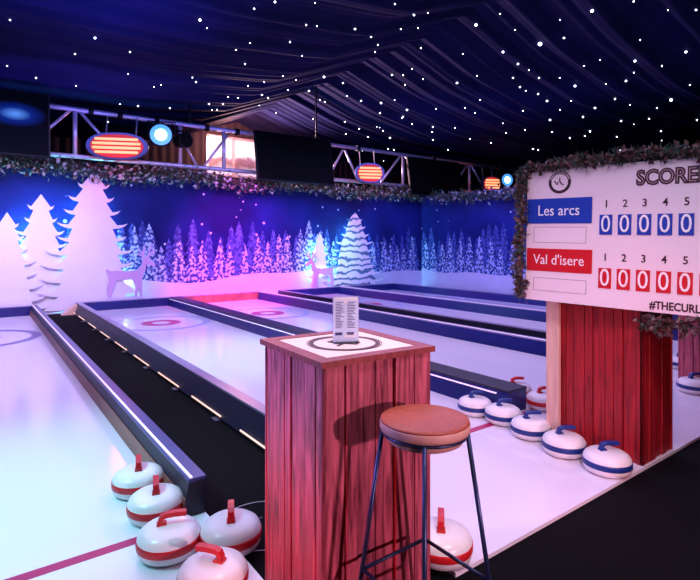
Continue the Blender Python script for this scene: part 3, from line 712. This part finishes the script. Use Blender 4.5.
# ================================================================ LIGHTS
def light(kind,name,loc,target,col,e,size=.3,sy=None,angle=60,blend=.6):
    l=bpy.data.lights.new(name,kind); l.color=col; l.energy=e
    if kind=='AREA':
        l.size=size
        if sy: l.shape='RECTANGLE'; l.size_y=sy
    else: l.shadow_soft_size=size
    if kind=='SPOT': l.spot_size=math.radians(angle); l.spot_blend=blend
    o=bpy.data.objects.new(name,l); COL.objects.link(o); o.location=loc
    if target is not None: o.rotation_euler=(Vector(target)-Vector(loc)).to_track_quat('-Z','Y').to_euler()
    return o
light('AREA','mural_wash_light',(4,9.4,4.2),(4.5,12.4,1.4),(.10,.16,1),215,14,.4)
light('AREA','side_mural_wash_light',(9.2,7.5,4.1),(12.1,9,1.4),(.12,.2,1),100,5,.4)
light('AREA','lane_wash_light',(2.5,6.5,4.3),(2.5,6.5,0),(.68,.52,1),560,9,8)
light('AREA','far_lane_wash_light',(8.5,6,4.3),(8.5,6,0),(.62,.48,1),230,5,9)
light('SPOT','cyan_lane_spot_light',(-1.8,3.0,3.9),(.15,3.5,0),(.3,.95,1),850,.3,angle=46,blend=1)
light('SPOT','cyan_middle_lane_light',(1.6,6.4,4.0),(2.8,6.2,0),(.4,.9,1),520,.3,angle=55,blend=1)
light('SPOT','magenta_spot_light',(4.6,9.6,3.6),(5.6,12.3,.9),(1,.03,.62),2200,.25,angle=72,blend=1)
light('SPOT','magenta_lane_light',(4.5,9.5,3.9),(4.9,11.3,0),(1,.05,.6),900,.25,angle=50,blend=1)
light('SPOT','tree_spot_light',(.4,9.0,3.2),(.6,12.3,1.0),(.95,.7,1),520,.25,angle=75,blend=1)
light('SPOT','small_tree_spot_light',(8.2,9.6,3.6),(8.4,12.3,1.2),(.4,.95,1),520,.2,angle=36,blend=1)
for px_,Y_,hs,ge in ((93,12.12,(.7,1.5,2.1),9),(41,12.19,(1.0,1.7),12),(7,12.12,(.9,1.5),9),(355,12.17,(.8,1.3,1.7),9),(320,12.22,(.7,1.2),10)):
    for z_ in hs: light('POINT','cutout_glow_light',(PY(px_,250,Y_).x,12.31,z_),None,(.12,.8,1),ge*4,.02)
for px_,e_ in ((128,12),(323,12)): light('POINT','cutout_glow_light',(PY(px_,275,12.1).x-.03,12.2,.62),None,(.6,.95,1),e_*.5,.02)
light('SPOT','corner_glow_helper_light',(10.4,10.6,3.9),(12.08,12.38,1.2),(.3,.95,1),160,.1,angle=16,blend=1)  # unseen narrow spot added to give the wall corner a cyan glow
light('SPOT','key_stage_light',CAMP(2.7,-.85,1.5),CAMP(.35,1.9,.7),(1,.5,.66),430,.05,angle=70,blend=.7)
light('SPOT','scoreboard_light',CAMP(-.2,.5,2.6),tuple(Mb@Vector((.7,0,.5))),(.92,.68,1),85,.2,angle=60,blend=.8)
light('SPOT','stand_fill_light',CAMP(.9,.9,.9),(3.5,1.9,.6),(1,.3,.36),95,.1,angle=60,blend=.9)  # added spot without a visible source, brightens the stand and its post
light('SPOT','low_red_fill_light',CAMP(-1.1,.9,.3),CAMP(-.25,2,.35),(1,.04,.03),70,.15,angle=50,blend=1)  # unseen lamp added to redden table foot and stones; no heater here
light('SPOT','violet_side_light',CAMP(-2.6,1.9,2.2),(ctr.x,ctr.y,.95),(.42,.32,1),520,.15,angle=28,blend=1)
light('SPOT','table_top_light',(ctr.x+.4,ctr.y+.6,3.8),(ctr.x,ctr.y,1.0),(1,.74,.5),190,.1,angle=22,blend=.6)
for X_,Y_,e_,c_ in ((-2,4,120,(.08,.10,1)),(1.5,7,150,(.08,.10,1)),(.5,4.5,80,(.5,.1,.9)),(2,11,60,(.1,.1,1)),(3.6,3.5,35,(.12,.08,1))):
    light('SPOT','lining_uplight',(X_,Y_,2.6),(X_-.2,Y_,5),c_,e_*3.2,.2,angle=115,blend=1)
light('POINT','gable_light',(7.2,16.3,5.0),None,(1,.35,.25),420,.2)
light('SPOT','gable_fold_light',(7.0,17.0,4.2),(8.2,12.5,5.3),(1,.6,.72),7000,.3,angle=85,blend=1)
light('SPOT','front_ice_light',CAMP(1.2,.8,3.6),CAMP(1.2,3.0,0),(1,.8,.95),300,.3,angle=70,blend=.9)
wd=bpy.data.worlds.new('World'); SC.world=wd; wd.use_nodes=True; wd.node_tree.nodes['Background'].inputs[0].default_value=(.006,.006,.03,1); wd.node_tree.nodes['Background'].inputs[1].default_value=1
SC.view_settings.view_transform='Standard'; SC.view_settings.look='None'; SC.view_settings.gamma=1; SC.view_settings.exposure=0; SC.view_settings.use_curve_mapping=False
